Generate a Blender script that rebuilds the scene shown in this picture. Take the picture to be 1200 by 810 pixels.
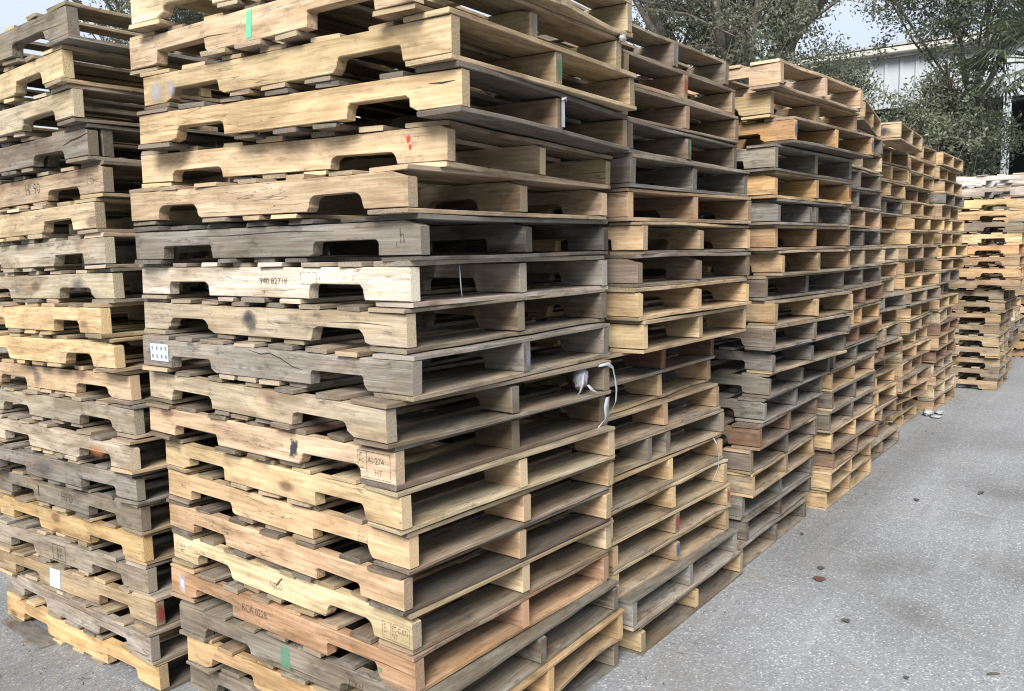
import bpy, bmesh, math, random
import numpy as np
from mathutils import Vector, Matrix

for o in list(bpy.data.objects):
    bpy.data.objects.remove(o, do_unlink=True)
SC = bpy.context.scene
COL = SC.collection

# ------------------------------------------------------------------ camera
FPX, YAW, PITCH, ROLL = 997.07, 0.62891, -0.11294, -0.01559
CAM = Vector((-1.60672, -1.45624, 1.57517))
fw = Vector((math.cos(YAW)*math.cos(PITCH), math.sin(YAW)*math.cos(PITCH), math.sin(PITCH)))
rt = Vector((math.sin(YAW), -math.cos(YAW), 0))
up = rt.cross(fw)
r2 = rt*math.cos(ROLL) + up*math.sin(ROLL)
u2 = -rt*math.sin(ROLL) + up*math.cos(ROLL)
cam_data = bpy.data.cameras.new("camera")
cam_data.sensor_width = 36.0
cam_data.lens = FPX/1200*36
cam_data.clip_start = 0.05
cam_data.clip_end = 900
cam = bpy.data.objects.new("camera", cam_data)
COL.objects.link(cam)
cam.matrix_world = Matrix(((r2.x, u2.x, -fw.x, CAM.x), (r2.y, u2.y, -fw.y, CAM.y), (r2.z, u2.z, -fw.z, CAM.z), (0, 0, 0, 1)))
SC.camera = cam

# ------------------------------------------------------------------ world and sun
SUN_AZ = math.radians(203)      # direction the light comes from, measured from +X towards +Y
SUN_EL = math.radians(40)
world = bpy.data.worlds.new("World")
SC.world = world
world.use_nodes = True
wn = world.node_tree.nodes; wl = world.node_tree.links
wn.clear()
w_out = wn.new("ShaderNodeOutputWorld")
w_bg = wn.new("ShaderNodeBackground")
sky = wn.new("ShaderNodeTexSky")
sky.sky_type = 'NISHITA'
sky.sun_disc = False
sky.sun_elevation = SUN_EL
sky.sun_rotation = math.radians(90) - SUN_AZ
sky.air_density = 1.0; sky.dust_density = 2.5; sky.ozone_density = 1.0
w_bg.inputs["Strength"].default_value = 0.08
# thin high cloud veil: the sky desaturated evenly, with soft streaks
tc = wn.new("ShaderNodeTexCoord"); mp = wn.new("ShaderNodeMapping"); mp.inputs["Scale"].default_value = (1.2, 1.2, 4.0)
nz = wn.new("ShaderNodeTexNoise"); nz.inputs["Scale"].default_value = 2.2; nz.inputs["Detail"].default_value = 6
rp = wn.new("ShaderNodeMapRange"); rp.inputs["From Min"].default_value = 0.3; rp.inputs["From Max"].default_value = 0.75
rp.inputs["To Min"].default_value = 0.55; rp.inputs["To Max"].default_value = 0.92
mx = wn.new("ShaderNodeMixRGB"); mx.inputs["Color2"].default_value = (6.9, 7.4, 8.0, 1)
wl.new(tc.outputs["Generated"], mp.inputs["Vector"]); wl.new(mp.outputs["Vector"], nz.inputs["Vector"])
wl.new(nz.outputs["Fac"], rp.inputs["Value"]); wl.new(rp.outputs["Result"], mx.inputs["Fac"])
wl.new(sky.outputs["Color"], mx.inputs["Color1"]); wl.new(mx.outputs["Color"], w_bg.inputs["Color"])
wl.new(w_bg.outputs["Background"], w_out.inputs["Surface"])

sun_d = bpy.data.lights.new("sun", 'SUN')
sun_d.energy = 3.6
sun_d.angle = math.radians(28)
sun_d.color = (1.0, 0.97, 0.92)
sun = bpy.data.objects.new("sun", sun_d)
COL.objects.link(sun)
sdir = Vector((math.cos(SUN_AZ)*math.cos(SUN_EL), math.sin(SUN_AZ)*math.cos(SUN_EL), math.sin(SUN_EL)))
sun.rotation_euler = sdir.to_track_quat('Z', 'Y').to_euler()
sun.location = (-6, -4, 9)

SC.view_settings.view_transform = 'Standard'
SC.view_settings.look = 'None'
SC.view_settings.exposure = 0.82
SC.cycles.max_bounces = 5
SC.cycles.filter_width = 1.1
SC.cycles.diffuse_bounces = 1
SC.cycles.transparent_max_bounces = 6
SC.view_settings.gamma = 1.0
SC.view_settings.use_curve_mapping = False

# ------------------------------------------------------------------ helpers
def lin(c):
    return tuple((v/255/12.92 if v/255 <= 0.04045 else ((v/255+0.055)/1.055)**2.4) for v in c)

def new_mat(name):
    m = bpy.data.materials.new(name); m.use_nodes = True
    n = m.node_tree.nodes; l = m.node_tree.links
    b = n["Principled BSDF"]
    return m, n, l, b

def N(n, t, **kw):
    x = n.new(t)
    for k, v in kw.items():
        if k in x.inputs: x.inputs[k].default_value = v
        else: setattr(x, k, v)
    return x

def ramp(n, stops):
    r = n.new("ShaderNodeValToRGB")
    e = r.color_ramp.elements
    while len(e) < len(stops): e.new(0.5)
    for i, (p, c) in enumerate(stops):
        e[i].position = p
        e[i].color = (c[0], c[1], c[2], 1) if hasattr(c, '__len__') else (c, c, c, 1)
    return r

def simple_mat(name, col, rough=0.8, metal=0.0, noise=0.0, scale=20, bump=0.0):
    m, n, l, b = new_mat(name)
    b.inputs["Roughness"].default_value = rough
    b.inputs["Metallic"].default_value = metal
    tcx = n.new("ShaderNodeTexCoord")
    nx = N(n, "ShaderNodeTexNoise", Scale=scale, Detail=5.0)
    l.new(tcx.outputs["Object"], nx.inputs["Vector"])
    r = ramp(n, [(0.3, [c*(1-noise) for c in col]), (0.7, [min(1, c*(1+noise)) for c in col])])
    l.new(nx.outputs["Fac"], r.inputs["Fac"]); l.new(r.outputs["Color"], b.inputs["Base Color"])
    if bump:
        bp = N(n, "ShaderNodeBump", Strength=bump, Distance=0.01)
        l.new(nx.outputs["Fac"], bp.inputs["Height"]); l.new(bp.outputs["Normal"], b.inputs["Normal"])
    return m

def link(o, parent=None):
    COL.objects.link(o)
    if parent is not None: o.parent = parent
    return o

def tag(o, label, cat=None, group=None, kind=None):
    if label: o["label"] = label
    if cat: o["category"] = cat
    if group: o["group"] = group
    if kind: o["kind"] = kind
    return o

def mesh_from(name, verts, faces, mats=()):
    me = bpy.data.meshes.new(name)
    me.from_pydata(verts, [], faces)
    for m in mats: me.materials.append(m)
    me.update()
    return me

def fast_mesh(name, V, F, mat):
    """V (n,3) float, F (m,k) int arrays, all faces with k corners"""
    me = bpy.data.meshes.new(name)
    V = np.asarray(V, np.float32); F = np.asarray(F, np.int32)
    k = F.shape[1]
    me.vertices.add(len(V)); me.vertices.foreach_set("co", V.ravel())
    me.loops.add(F.size); me.loops.foreach_set("vertex_index", F.ravel())
    me.polygons.add(len(F)); me.polygons.foreach_set("loop_start", np.arange(0, F.size, k, dtype=np.int32))
    me.materials.append(mat)
    me.update(calc_edges=True); me.validate()
    return me

def box_verts(x0, x1, y0, y1, z0, z1):
    v = [(x0, y0, z0), (x1, y0, z0), (x1, y1, z0), (x0, y1, z0), (x0, y0, z1), (x1, y0, z1), (x1, y1, z1), (x0, y1, z1)]
    f = [(0, 3, 2, 1), (4, 5, 6, 7), (0, 1, 5, 4), (1, 2, 6, 5), (2, 3, 7, 6), (3, 0, 4, 7)]
    return v, f

def box_obj(name, b, mat, parent=None, bevel=0.0):
    v, f = box_verts(*b)
    me = mesh_from(name, v, f, [mat])
    if bevel:
        bm = bmesh.new(); bm.from_mesh(me)
        bmesh.ops.bevel(bm, geom=bm.edges[:], offset=bevel, segments=1, affect='EDGES')
        bm.to_mesh(me); bm.free()
    return link(bpy.data.objects.new(name, me), parent)

def tube(path, radii, sides=6):
    """verts, quads of a tube along a list of points"""
    P = [Vector(p) for p in path]
    V = []; F = []
    prev = None
    for i, p in enumerate(P):
        t = (P[min(i+1, len(P)-1)] - P[max(i-1, 0)]).normalized()
        a = t.cross(Vector((0.13, 0.37, 1))) if abs(t.z) < 0.9 else t.cross(Vector((1, 0.2, 0)))
        a.normalize(); b = t.cross(a)
        if prev is not None and a.dot(prev) < 0: a = -a; b = -b
        prev = a
        for k in range(sides):
            an = 2*math.pi*k/sides
            q = p + (a*math.cos(an) + b*math.sin(an))*radii[i]
            V.append(tuple(q))
    for i in range(len(P)-1):
        for k in range(sides):
            k2 = (k+1) % sides
            F.append((i*sides+k, i*sides+k2, (i+1)*sides+k2, (i+1)*sides+k))
    return V, F

# ------------------------------------------------------------------ wood materials
def wood_material(name, end=False):
    m, n, l, b = new_mat(name)
    b.inputs["Roughness"].default_value = 0.86
    b.inputs["Specular IOR Level"].default_value = 0.25
    info = n.new("ShaderNodeObjectInfo")
    tcx = n.new("ShaderNodeTexCoord")
    mul = N(n, "ShaderNodeVectorMath", operation='MULTIPLY'); mul.inputs[1].default_value = (37.1, 91.7, 53.3)
    l.new(info.outputs["Random"], mul.inputs[0])
    add = N(n, "ShaderNodeVectorMath", operation='ADD')
    l.new(tcx.outputs["Object"], add.inputs[0]); l.new(mul.outputs[0], add.inputs[1])
    def noise(scale3, s, detail=4.0, rough=0.55, dist=0.0):
        mpn = N(n, "ShaderNodeMapping"); mpn.inputs["Scale"].default_value = scale3
        l.new(add.outputs[0], mpn.inputs["Vector"])
        nn = N(n, "ShaderNodeTexNoise", Scale=s, Detail=detail, Roughness=rough, Distortion=dist)
        l.new(mpn.outputs["Vector"], nn.inputs["Vector"])
        return nn.outputs["Fac"]
    def mixc(f, a, c, blend='MIX'):
        x = N(n, "ShaderNodeMixRGB", blend_type=blend)
        for i, q in ((0, f), (1, a), (2, c)):
            if isinstance(q, (int, float)): x.inputs[i].default_value = q
            elif isinstance(q, tuple): x.inputs[i].default_value = q
            else: l.new(q, x.inputs[i])
        return x.outputs[0]
    def mr(v, a, bb, c, d):
        x = N(n, "ShaderNodeMapRange"); l.new(v, x.inputs["Value"])
        for k, q in (("From Min", a), ("From Max", bb), ("To Min", c), ("To Max", d)): x.inputs[k].default_value = q
        return x.outputs["Result"]
    def mathn(op, a, c):
        x = N(n, "ShaderNodeMath", operation=op)
        for i, q in ((0, a), (1, c)):
            if isinstance(q, (int, float)): x.inputs[i].default_value = q
            else: l.new(q, x.inputs[i])
        return x.outputs[0]
    base = info.outputs["Color"]; wear = info.outputs["Alpha"]
    if not end:
        broad = noise((1.1, 16, 16), 1.6, 3, 0.6, 0.5)
        fine = noise((5, 130, 130), 1.0, 2, 0.6)
        # cathedral grain
        mpw = N(n, "ShaderNodeMapping"); mpw.inputs["Scale"].default_value = (0.32, 1.0, 1.0)
        l.new(add.outputs[0], mpw.inputs["Vector"])
        wv = N(n, "ShaderNodeTexWave", wave_type='BANDS', bands_direction='Z', Scale=16.0, Distortion=7.0, Detail=2.0)
        wv.inputs["Detail Scale"].default_value = 1.4
        l.new(mpw.outputs["Vector"], wv.inputs["Vector"])
        # knots
        mpk = N(n, "ShaderNodeMapping"); mpk.inputs["Scale"].default_value = (3.4, 5.0, 7.5)
        l.new(add.outputs[0], mpk.inputs["Vector"])
        vk = N(n, "ShaderNodeTexVoronoi", Scale=1.0); l.new(mpk.outputs["Vector"], vk.inputs["Vector"])
        sep = n.new("ShaderNodeSeparateColor"); l.new(vk.outputs["Color"], sep.inputs["Color"])
        chance = mr(sep.outputs[0], 0.45, 0.46, 0, 1)
        knot = mathn('MULTIPLY', mr(vk.outputs["Distance"], 0.09, 0.17, 1, 0), chance)
        halo = mathn('MULTIPLY', mr(vk.outputs["Distance"], 0.12, 0.36, 1, 0), chance)
        # saw marks across the grain
        saw = noise((140, 2, 2), 1.0, 1, 0.5)
        stain = noise((2.2, 7, 7), 1.3, 3, 0.62)
        mould = noise((9, 22, 22), 1.5, 4, 0.7)
        c1 = mixc(1.0, base, mixc(mr(broad, 0.25, 0.75, 0, 1), (0.84, 0.80, 0.76, 1), (1.14, 1.15, 1.16, 1)), 'MULTIPLY')
        c2 = mixc(0.5, c1, mixc(wv.outputs["Fac"], (0.86, 0.79, 0.71, 1), (1.06, 1.07, 1.07, 1)), 'MULTIPLY')
        c3 = mixc(0.6, c2, mixc(mr(fine, 0.3, 0.7, 0, 1), (0.76, 0.73, 0.69, 1), (1.14, 1.15, 1.16, 1)), 'MULTIPLY')
        c4 = mixc(0.14, c3, mixc(mr(saw, 0.35, 0.65, 0, 1), (0.8, 0.78, 0.74, 1), (1.06, 1.06, 1.06, 1)), 'MULTIPLY')
        c5 = mixc(mathn('MULTIPLY', halo, 0.35), c4, (0.30, 0.15, 0.07, 1))
        c6 = mixc(mathn('MULTIPLY', knot, 0.75), c5, (0.10, 0.05, 0.028, 1))
        grey = mixc(1.0, mixc(0.5, (0.30, 0.285, 0.26, 1), mixc(0.65, base, (0.30, 0.29, 0.27, 1))), mixc(mr(fine, 0.25, 0.75, 0, 1), (0.5, 0.5, 0.5, 1), (1.15, 1.15, 1.15, 1)), 'MULTIPLY')
        wamt = mathn('MULTIPLY', mr(stain, 0.36, 0.62, 0.12, 1), wear)
        c7 = mixc(wamt, c6, grey)
        mamt = mathn('MULTIPLY', mr(mould, 0.53, 0.70, 0, 0.8), mathn('ADD', mathn('MULTIPLY', wear, 0.7), 0.30))
        c8 = mixc(mamt, c7, (0.055, 0.048, 0.04, 1))
        grime = noise((2.6, 11, 11), 1.0, 3, 0.65, 0.6)
        c8 = mixc(0.9, c8, mixc(mr(grime, 0.36, 0.60, 0, 1), (0.60, 0.56, 0.51, 1), (1.06, 1.06, 1.06, 1)), 'MULTIPLY')
        crk = mathn('ABSOLUTE', mathn('SUBTRACT', broad, 0.47), 0.0)
        camt = mathn('MULTIPLY', mr(crk, 0.0, 0.011, 1, 0), mr(stain, 0.42, 0.58, 0.0, 0.75))
        c9 = mixc(camt, c8, (0.07, 0.052, 0.038, 1))
        l.new(c9, b.inputs["Base Color"])
        h = mathn('ADD', mathn('MULTIPLY', fine, 0.7), mathn('ADD', mathn('MULTIPLY', broad, 0.5), mathn('MULTIPLY', saw, 0.10)))
        bp = N(n, "ShaderNodeBump", Strength=0.55, Distance=0.004)
        l.new(h, bp.inputs["Height"]); l.new(bp.outputs["Normal"], b.inputs["Normal"])
    else:
        sp = noise((1, 90, 90), 2.0, 4, 0.7)
        rings = N(n, "ShaderNodeTexWave", wave_type='RINGS', rings_direction='X', Scale=24.0, Distortion=3.0, Detail=2.0)
        mpw = N(n, "ShaderNodeMapping")
        off = N(n, "ShaderNodeVectorMath", operation='MULTIPLY'); off.inputs[1].default_value = (0.0, 0.12, 0.16)
        l.new(info.outputs["Random"], off.inputs[0]); 
        ad2 = N(n, "ShaderNodeVectorMath", operation='ADD'); l.new(tcx.outputs["Object"], ad2.inputs[0]); l.new(off.outputs[0], ad2.inputs[1])
        l.new(ad2.outputs[0], rings.inputs["Vector"])
        stain = noise((1, 14, 14), 1.5, 4, 0.6)
        c1 = mixc(1.0, base, mixc(mr(sp, 0.3, 0.7, 0, 1), (0.34, 0.31, 0.28, 1), (0.86, 0.82, 0.78, 1)), 'MULTIPLY')
        c2 = mixc(0.45, c1, mixc(rings.outputs["Fac"], (0.7, 0.62, 0.52, 1), (1.05, 1.05, 1.05, 1)), 'MULTIPLY')
        c3 = mixc(mr(stain, 0.4, 0.62, 0.15, 0.75), c2, mixc(1.0, (0.27, 0.25, 0.225, 1), mixc(sp, (0.4, 0.4, 0.4, 1), (1, 1, 1, 1)), 'MULTIPLY'))
        fr = N(n, "ShaderNodeMath", operation='FRACT'); r7 = mathn('MULTIPLY', info.outputs["Random"], 7.31); l.new(r7, fr.inputs[0])
        fresh = mixc(1.0, base, mixc(sp, (0.78, 0.74, 0.68, 1), (1.25, 1.24, 1.22, 1)), 'MULTIPLY')
        c4 = mixc(mr(fr.outputs[0], 0.2, 0.6, 0.15, 0.95), c3, fresh)
        l.new(c4, b.inputs["Base Color"])
        bp = N(n, "ShaderNodeBump", Strength=0.8, Distance=0.004)
        l.new(sp, bp.inputs["Height"]); l.new(bp.outputs["Normal"], b.inputs["Normal"])
    return m

WOOD = wood_material("weathered_pine")
ENDG = wood_material("end_grain", end=True)

def paint_material(name, col, edge=0.5, hard=0.12, scale=26.0, amount=1.0, round_=False):
    """flat sprayed or rubbed paint: worn through to the wood by noise"""
    m, n, l, b = new_mat(name)
    b.inputs["Base Color"].default_value = (*col, 1); b.inputs["Roughness"].default_value = 0.75
    tcx = n.new("ShaderNodeTexCoord"); nx = N(n, "ShaderNodeTexNoise", Scale=scale, Detail=5.0, Roughness=0.65)
    l.new(tcx.outputs["Object"], nx.inputs["Vector"])
    sub = N(n, "ShaderNodeVectorMath", operation='SUBTRACT'); sub.inputs[1].default_value = (0.5, 0.5, 0.5)
    l.new(tcx.outputs["UV"], sub.inputs[0])
    # distance to the edge of the patch in uv space
    if round_:
        sp2 = N(n, "ShaderNodeVectorMath", operation='MULTIPLY'); sp2.inputs[1].default_value = (1, 1, 0)
        l.new(sub.outputs[0], sp2.inputs[0])
        ln = N(n, "ShaderNodeVectorMath", operation='LENGTH'); l.new(sp2.outputs[0], ln.inputs[0]); dist = ln.outputs["Value"]
    else:
        ab = N(n, "ShaderNodeVectorMath", operation='ABSOLUTE'); l.new(sub.outputs[0], ab.inputs[0])
        sx = n.new("ShaderNodeSeparateXYZ"); l.new(ab.outputs[0], sx.inputs[0])
        mxm = N(n, "ShaderNodeMath", operation='MAXIMUM'); l.new(sx.outputs[0], mxm.inputs[0]); l.new(sx.outputs[1], mxm.inputs[1]); dist = mxm.outputs[0]
    a1 = N(n, "ShaderNodeMapRange"); a1.inputs["From Min"].default_value = 0.5; a1.inputs["From Max"].default_value = 0.5-edge*0.5
    l.new(dist, a1.inputs["Value"])
    a2 = N(n, "ShaderNodeMath", operation='ADD'); l.new(a1.outputs["Result"], a2.inputs[0]); l.new(nx.outputs["Fac"], a2.inputs[1])
    a3 = N(n, "ShaderNodeMapRange"); a3.inputs["From Min"].default_value = 1.0-hard; a3.inputs["From Max"].default_value = 1.0+hard
    a3.inputs["To Max"].default_value = amount
    l.new(a2.outputs[0], a3.inputs["Value"]); l.new(a3.outputs["Result"], b.inputs["Alpha"])
    return m

P_GREEN = paint_material("green_tape", (0.15, 0.52, 0.30), 0.3, 0.3, 60, 0.85)
P_GREEN2 = paint_material("green_paint", (0.10, 0.30, 0.18), 0.4, 0.3, 30, 0.55)
P_BLUEW = paint_material("pale_blue_paint", (0.40, 0.44, 0.50), 0.95, 0.5, 30, 0.55, True)
P_WHITE = paint_material("white_paint", (0.55, 0.57, 0.62), 0.9, 0.4, 40, 0.75)
P_BLACK = paint_material("black_spray", (0.035, 0.04, 0.05), 0.95, 0.35, 30, 0.85, True)
P_BLACK2 = paint_material("black_brush", (0.03, 0.035, 0.045), 0.95, 0.15, 60, 0.9)
P_RED = paint_material("red_spray", (0.62, 0.04, 0.03), 0.9, 0.25, 60, 0.95, True)
P_ORANGE = paint_material("orange_spray", (0.60, 0.22, 0.08), 1.0, 0.5, 40, 0.45, True)
P_GREYST = paint_material("grey_stain", (0.10, 0.10, 0.10), 0.95, 0.4, 25, 0.55, True)
P_ENDRED = paint_material("red_end_paint", (0.30, 0.035, 0.04), 0.8, 0.3, 90, 0.8)
P_ENDBLUE = paint_material("blue_end_paint", (0.04, 0.08, 0.22), 0.8, 0.3, 90, 0.8)
P_ENDGREEN = paint_material("green_end_paint", (0.05, 0.18, 0.09), 0.8, 0.3, 90, 0.75)
P_ENDGREY = paint_material("grey_end_paint", (0.22, 0.25, 0.29), 0.8, 0.3, 90, 0.6)
P_SCUFF = paint_material("scuff_chalk", (0.50, 0.50, 0.50), 0.95, 0.5, 14, 0.30)
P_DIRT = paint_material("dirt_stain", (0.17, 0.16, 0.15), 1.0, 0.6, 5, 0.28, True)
def ink_material(name, col, lo, hi, amount):
    m, n, l, b = new_mat(name)
    b.inputs["Base Color"].default_value = (*col, 1); b.inputs["Roughness"].default_value = 0.9
    tcx = n.new("ShaderNodeTexCoord"); nx = N(n, "ShaderNodeTexNoise", Scale=150.0, Detail=4.0, Roughness=0.7)
    l.new(tcx.outputs["Object"], nx.inputs["Vector"])
    a = N(n, "ShaderNodeMapRange"); a.inputs["From Min"].default_value = lo; a.inputs["From Max"].default_value = hi; a.inputs["To Max"].default_value = amount
    l.new(nx.outputs["Fac"], a.inputs["Value"]); l.new(a.outputs["Result"], b.inputs["Alpha"])
    return m
INK = ink_material("stamp_ink", (0.06, 0.045, 0.035), 0.34, 0.56, 0.85)
INKF = ink_material("faded_ink", (0.09, 0.07, 0.055), 0.40, 0.66, 0.7)
INKG = simple_mat("grey_print", (0.16, 0.17, 0.20), 0.9, noise=0.4, scale=120)
PAPER = simple_mat("label_paper", (0.48, 0.57, 0.68), 0.6, noise=0.08, scale=40)
PLASTIC = simple_mat("white_plastic", (0.34, 0.35, 0.37), 0.4, noise=0.12, scale=60)
METAL = simple_mat("galvanised_metal", (0.55, 0.56, 0.58), 0.4, 0.7, noise=0.15, scale=80)

# ------------------------------------------------------------------ ground
def ground_material():
    m, n, l, b = new_mat("aggregate_concrete")
    b.inputs["Roughness"].default_value = 0.88
    b.inputs["Specular IOR Level"].default_value = 0.3
    tcx = n.new("ShaderNodeTexCoord")
    def nz_(scale3, s, d=4, r=0.55, rot=0.0, dist=0.0):
        mpn = N(n, "ShaderNodeMapping"); mpn.inputs["Scale"].default_value = scale3; mpn.inputs["Rotation"].default_value = (0, 0, rot)
        l.new(tcx.outputs["Object"], mpn.inputs["Vector"])
        x = N(n, "ShaderNodeTexNoise", Scale=s, Detail=float(d), Roughness=r, Distortion=dist)
        l.new(mpn.outputs["Vector"], x.inputs["Vector"]); return x.outputs["Fac"]
    def mixc(f, a, c, blend='MIX'):
        x = N(n, "ShaderNodeMixRGB", blend_type=blend)
        for i, q in ((0, f), (1, a), (2, c)):
            if isinstance(q, (int, float, tuple)): x.inputs[i].default_value = q
            else: l.new(q, x.inputs[i])
        return x.outputs[0]
    def mr(v, a, bb, c, d):
        x = N(n, "ShaderNodeMapRange"); l.new(v, x.inputs["Value"])
        for k, q in (("From Min", a), ("From Max", bb), ("To Min", c), ("To Max", d)): x.inputs[k].default_value = q
        return x.outputs["Result"]
    vor = N(n, "ShaderNodeTexVoronoi", Scale=120.0); l.new(tcx.outputs["Object"], vor.inputs["Vector"])
    sepc = n.new("ShaderNodeSeparateColor"); l.new(vor.outputs["Color"], sepc.inputs["Color"])
    stone = ramp(n, [(0.0, (0.165, 0.169, 0.177)), (0.4, (0.235, 0.24, 0.248)), (0.72, (0.26, 0.265, 0.273)), (0.86, (0.32, 0.325, 0.33)), (1.0, (0.50, 0.50, 0.498))])
    l.new(sepc.outputs[0], stone.inputs["Fac"])
    fine = nz_((1, 1, 1), 190, 3, 0.7)
    c1 = mixc(mr(vor.outputs["Distance"], 0.35, 0.7, 0, 0.75), stone.outputs["Color"], (0.23, 0.234, 0.242, 1))
    c2 = mixc(0.6, c1, mixc(fine, (0.72, 0.72, 0.72, 1), (1.26, 1.26, 1.26, 1)), 'MULTIPLY')
    big = nz_((1, 1, 1), 0.8, 5, 0.6)
    c3 = mixc(0.6, c2, mixc(mr(big, 0.34, 0.66, 0, 1), (0.72, 0.71, 0.70, 1), (1.2, 1.2, 1.22, 1)), 'MULTIPLY')
    s1 = nz_((0.5, 9, 1), 1.2, 4, 0.6, math.radians(35), 0.3)
    c4 = mixc(mr(s1, 0.56, 0.72, 0, 0.32), c3, (0.37, 0.37, 0.375, 1))
    s2 = nz_((0.6, 6, 1), 1.0, 4, 0.6, math.radians(-28), 0.4)
    c5 = mixc(mr(s2, 0.56, 0.76, 0, 0.5), c4, (0.19, 0.185, 0.18, 1))
    pt = nz_((1, 1, 1), 2.4, 6, 0.7, 0, 0.6)
    c6 = mixc(mr(pt, 0.54, 0.72, 0, 0.45), c5, (0.22, 0.205, 0.185, 1))
    l.new(c6, b.inputs["Base Color"])
    bp = N(n, "ShaderNodeBump", Strength=0.5, Distance=0.004)
    l.new(vor.outputs["Distance"], bp.inputs["Height"]); l.new(bp.outputs["Normal"], b.inputs["Normal"])
    return m

GROUND = ground_material()
def gz(x, y):      # the yard falls gently away behind the left stack
    return -0.014*min(max(0, y-1.25), 25)
xs = [-250, -60, -20, -8, -3, 0, 3, 6, 9, 13, 18, 30, 60, 250]
ys = [-250, -60, -20, -8, -3, 0, 1.25, 2.5, 4, 8, 14, 26.25, 60, 250]
gv = [(x, y, gz(x, y)) for y in ys for x in xs]
gf = [(j*len(xs)+i, j*len(xs)+i+1, (j+1)*len(xs)+i+1, (j+1)*len(xs)+i) for j in range(len(ys)-1) for i in range(len(xs)-1)]
ground = link(bpy.data.objects.new("ground", mesh_from("ground", gv, gf, [GROUND])))
tag(ground, "grey concrete yard with pale aggregate speckle and scuffs", kind="structure")

def patch(name, corners, mat, parent=None):
    me = mesh_from(name, corners, [(0, 1, 2, 3)], [mat])
    uv = me.uv_layers.new(name="UVMap")
    for i, q in enumerate(((0, 0), (1, 0), (1, 1), (0, 1))): uv.data[i].uv = q
    return link(bpy.data.objects.new(name, me), parent)

def ground_strip(p, q, w, mat, name, z=0.004):
    p = Vector((*p, 0)); q = Vector((*q, 0)); d = (q-p).normalized(); s = Vector((-d.y, d.x, 0))*w/2
    cs = [p-s, q-s, q+s, p+s]
    return patch(name, [(c.x, c.y, gz(c.x, c.y)+z) for c in cs], mat, ground)

random.seed(5)
ground_strip((2.95, 0.02), (2.55, -1.0), 0.03, P_SCUFF, "scuff_mark")
ground_strip((2.25, -0.52), (1.65, -1.35), 0.03, P_SCUFF, "scuff_mark", 0.0045)
ground_strip((1.75, -0.5), (1.35, -1.05), 0.05, P_SCUFF, "scuff_mark", 0.005)
ground_strip((3.9, -0.40), (3.75, -1.6), 0.05, P_SCUFF, "scuff_mark", 0.0055)
ground_strip((3.2, -0.25), (4.4, -0.45), 0.04, P_SCUFF, "scuff_mark", 0.006)
ground_strip((2.9, -0.62), (2.1, -0.66), 0.025, P_SCUFF, "scuff_mark", 0.0065)
ground_strip((2.5, -0.35), (2.9, -0.75), 0.35, P_DIRT, "dirt_stain", 0.007)
ground_strip((3.2, -0.9), (2.6, -1.4), 0.4, P_DIRT, "dirt_stain", 0.0075)
ground_strip((2.0, -0.9), (2.35, -0.7), 0.25, P_DIRT, "dirt_stain", 0.008)
ground_strip((4.6, -0.6), (4.2, -1.3), 0.4, P_DIRT, "dirt_stain", 0.0085)
ground_strip((-0.3, 2.2), (-0.5, 1.6), 0.5, P_DIRT, "dirt_stain", 0.009)
ground_strip((0.1, 3.0), (-0.25, 1.2), 0.7, P_DIRT, "dirt_stain", 0.0095)
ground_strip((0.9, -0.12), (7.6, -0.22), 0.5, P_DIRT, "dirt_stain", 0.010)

# ------------------------------------------------------------------ pallet pieces (shared meshes)
L, W, H, T, TH = 1.219, 1.016, 0.089, 0.0146, 0.038
DZ = 0.11916
rng = random.Random(11)

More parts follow.
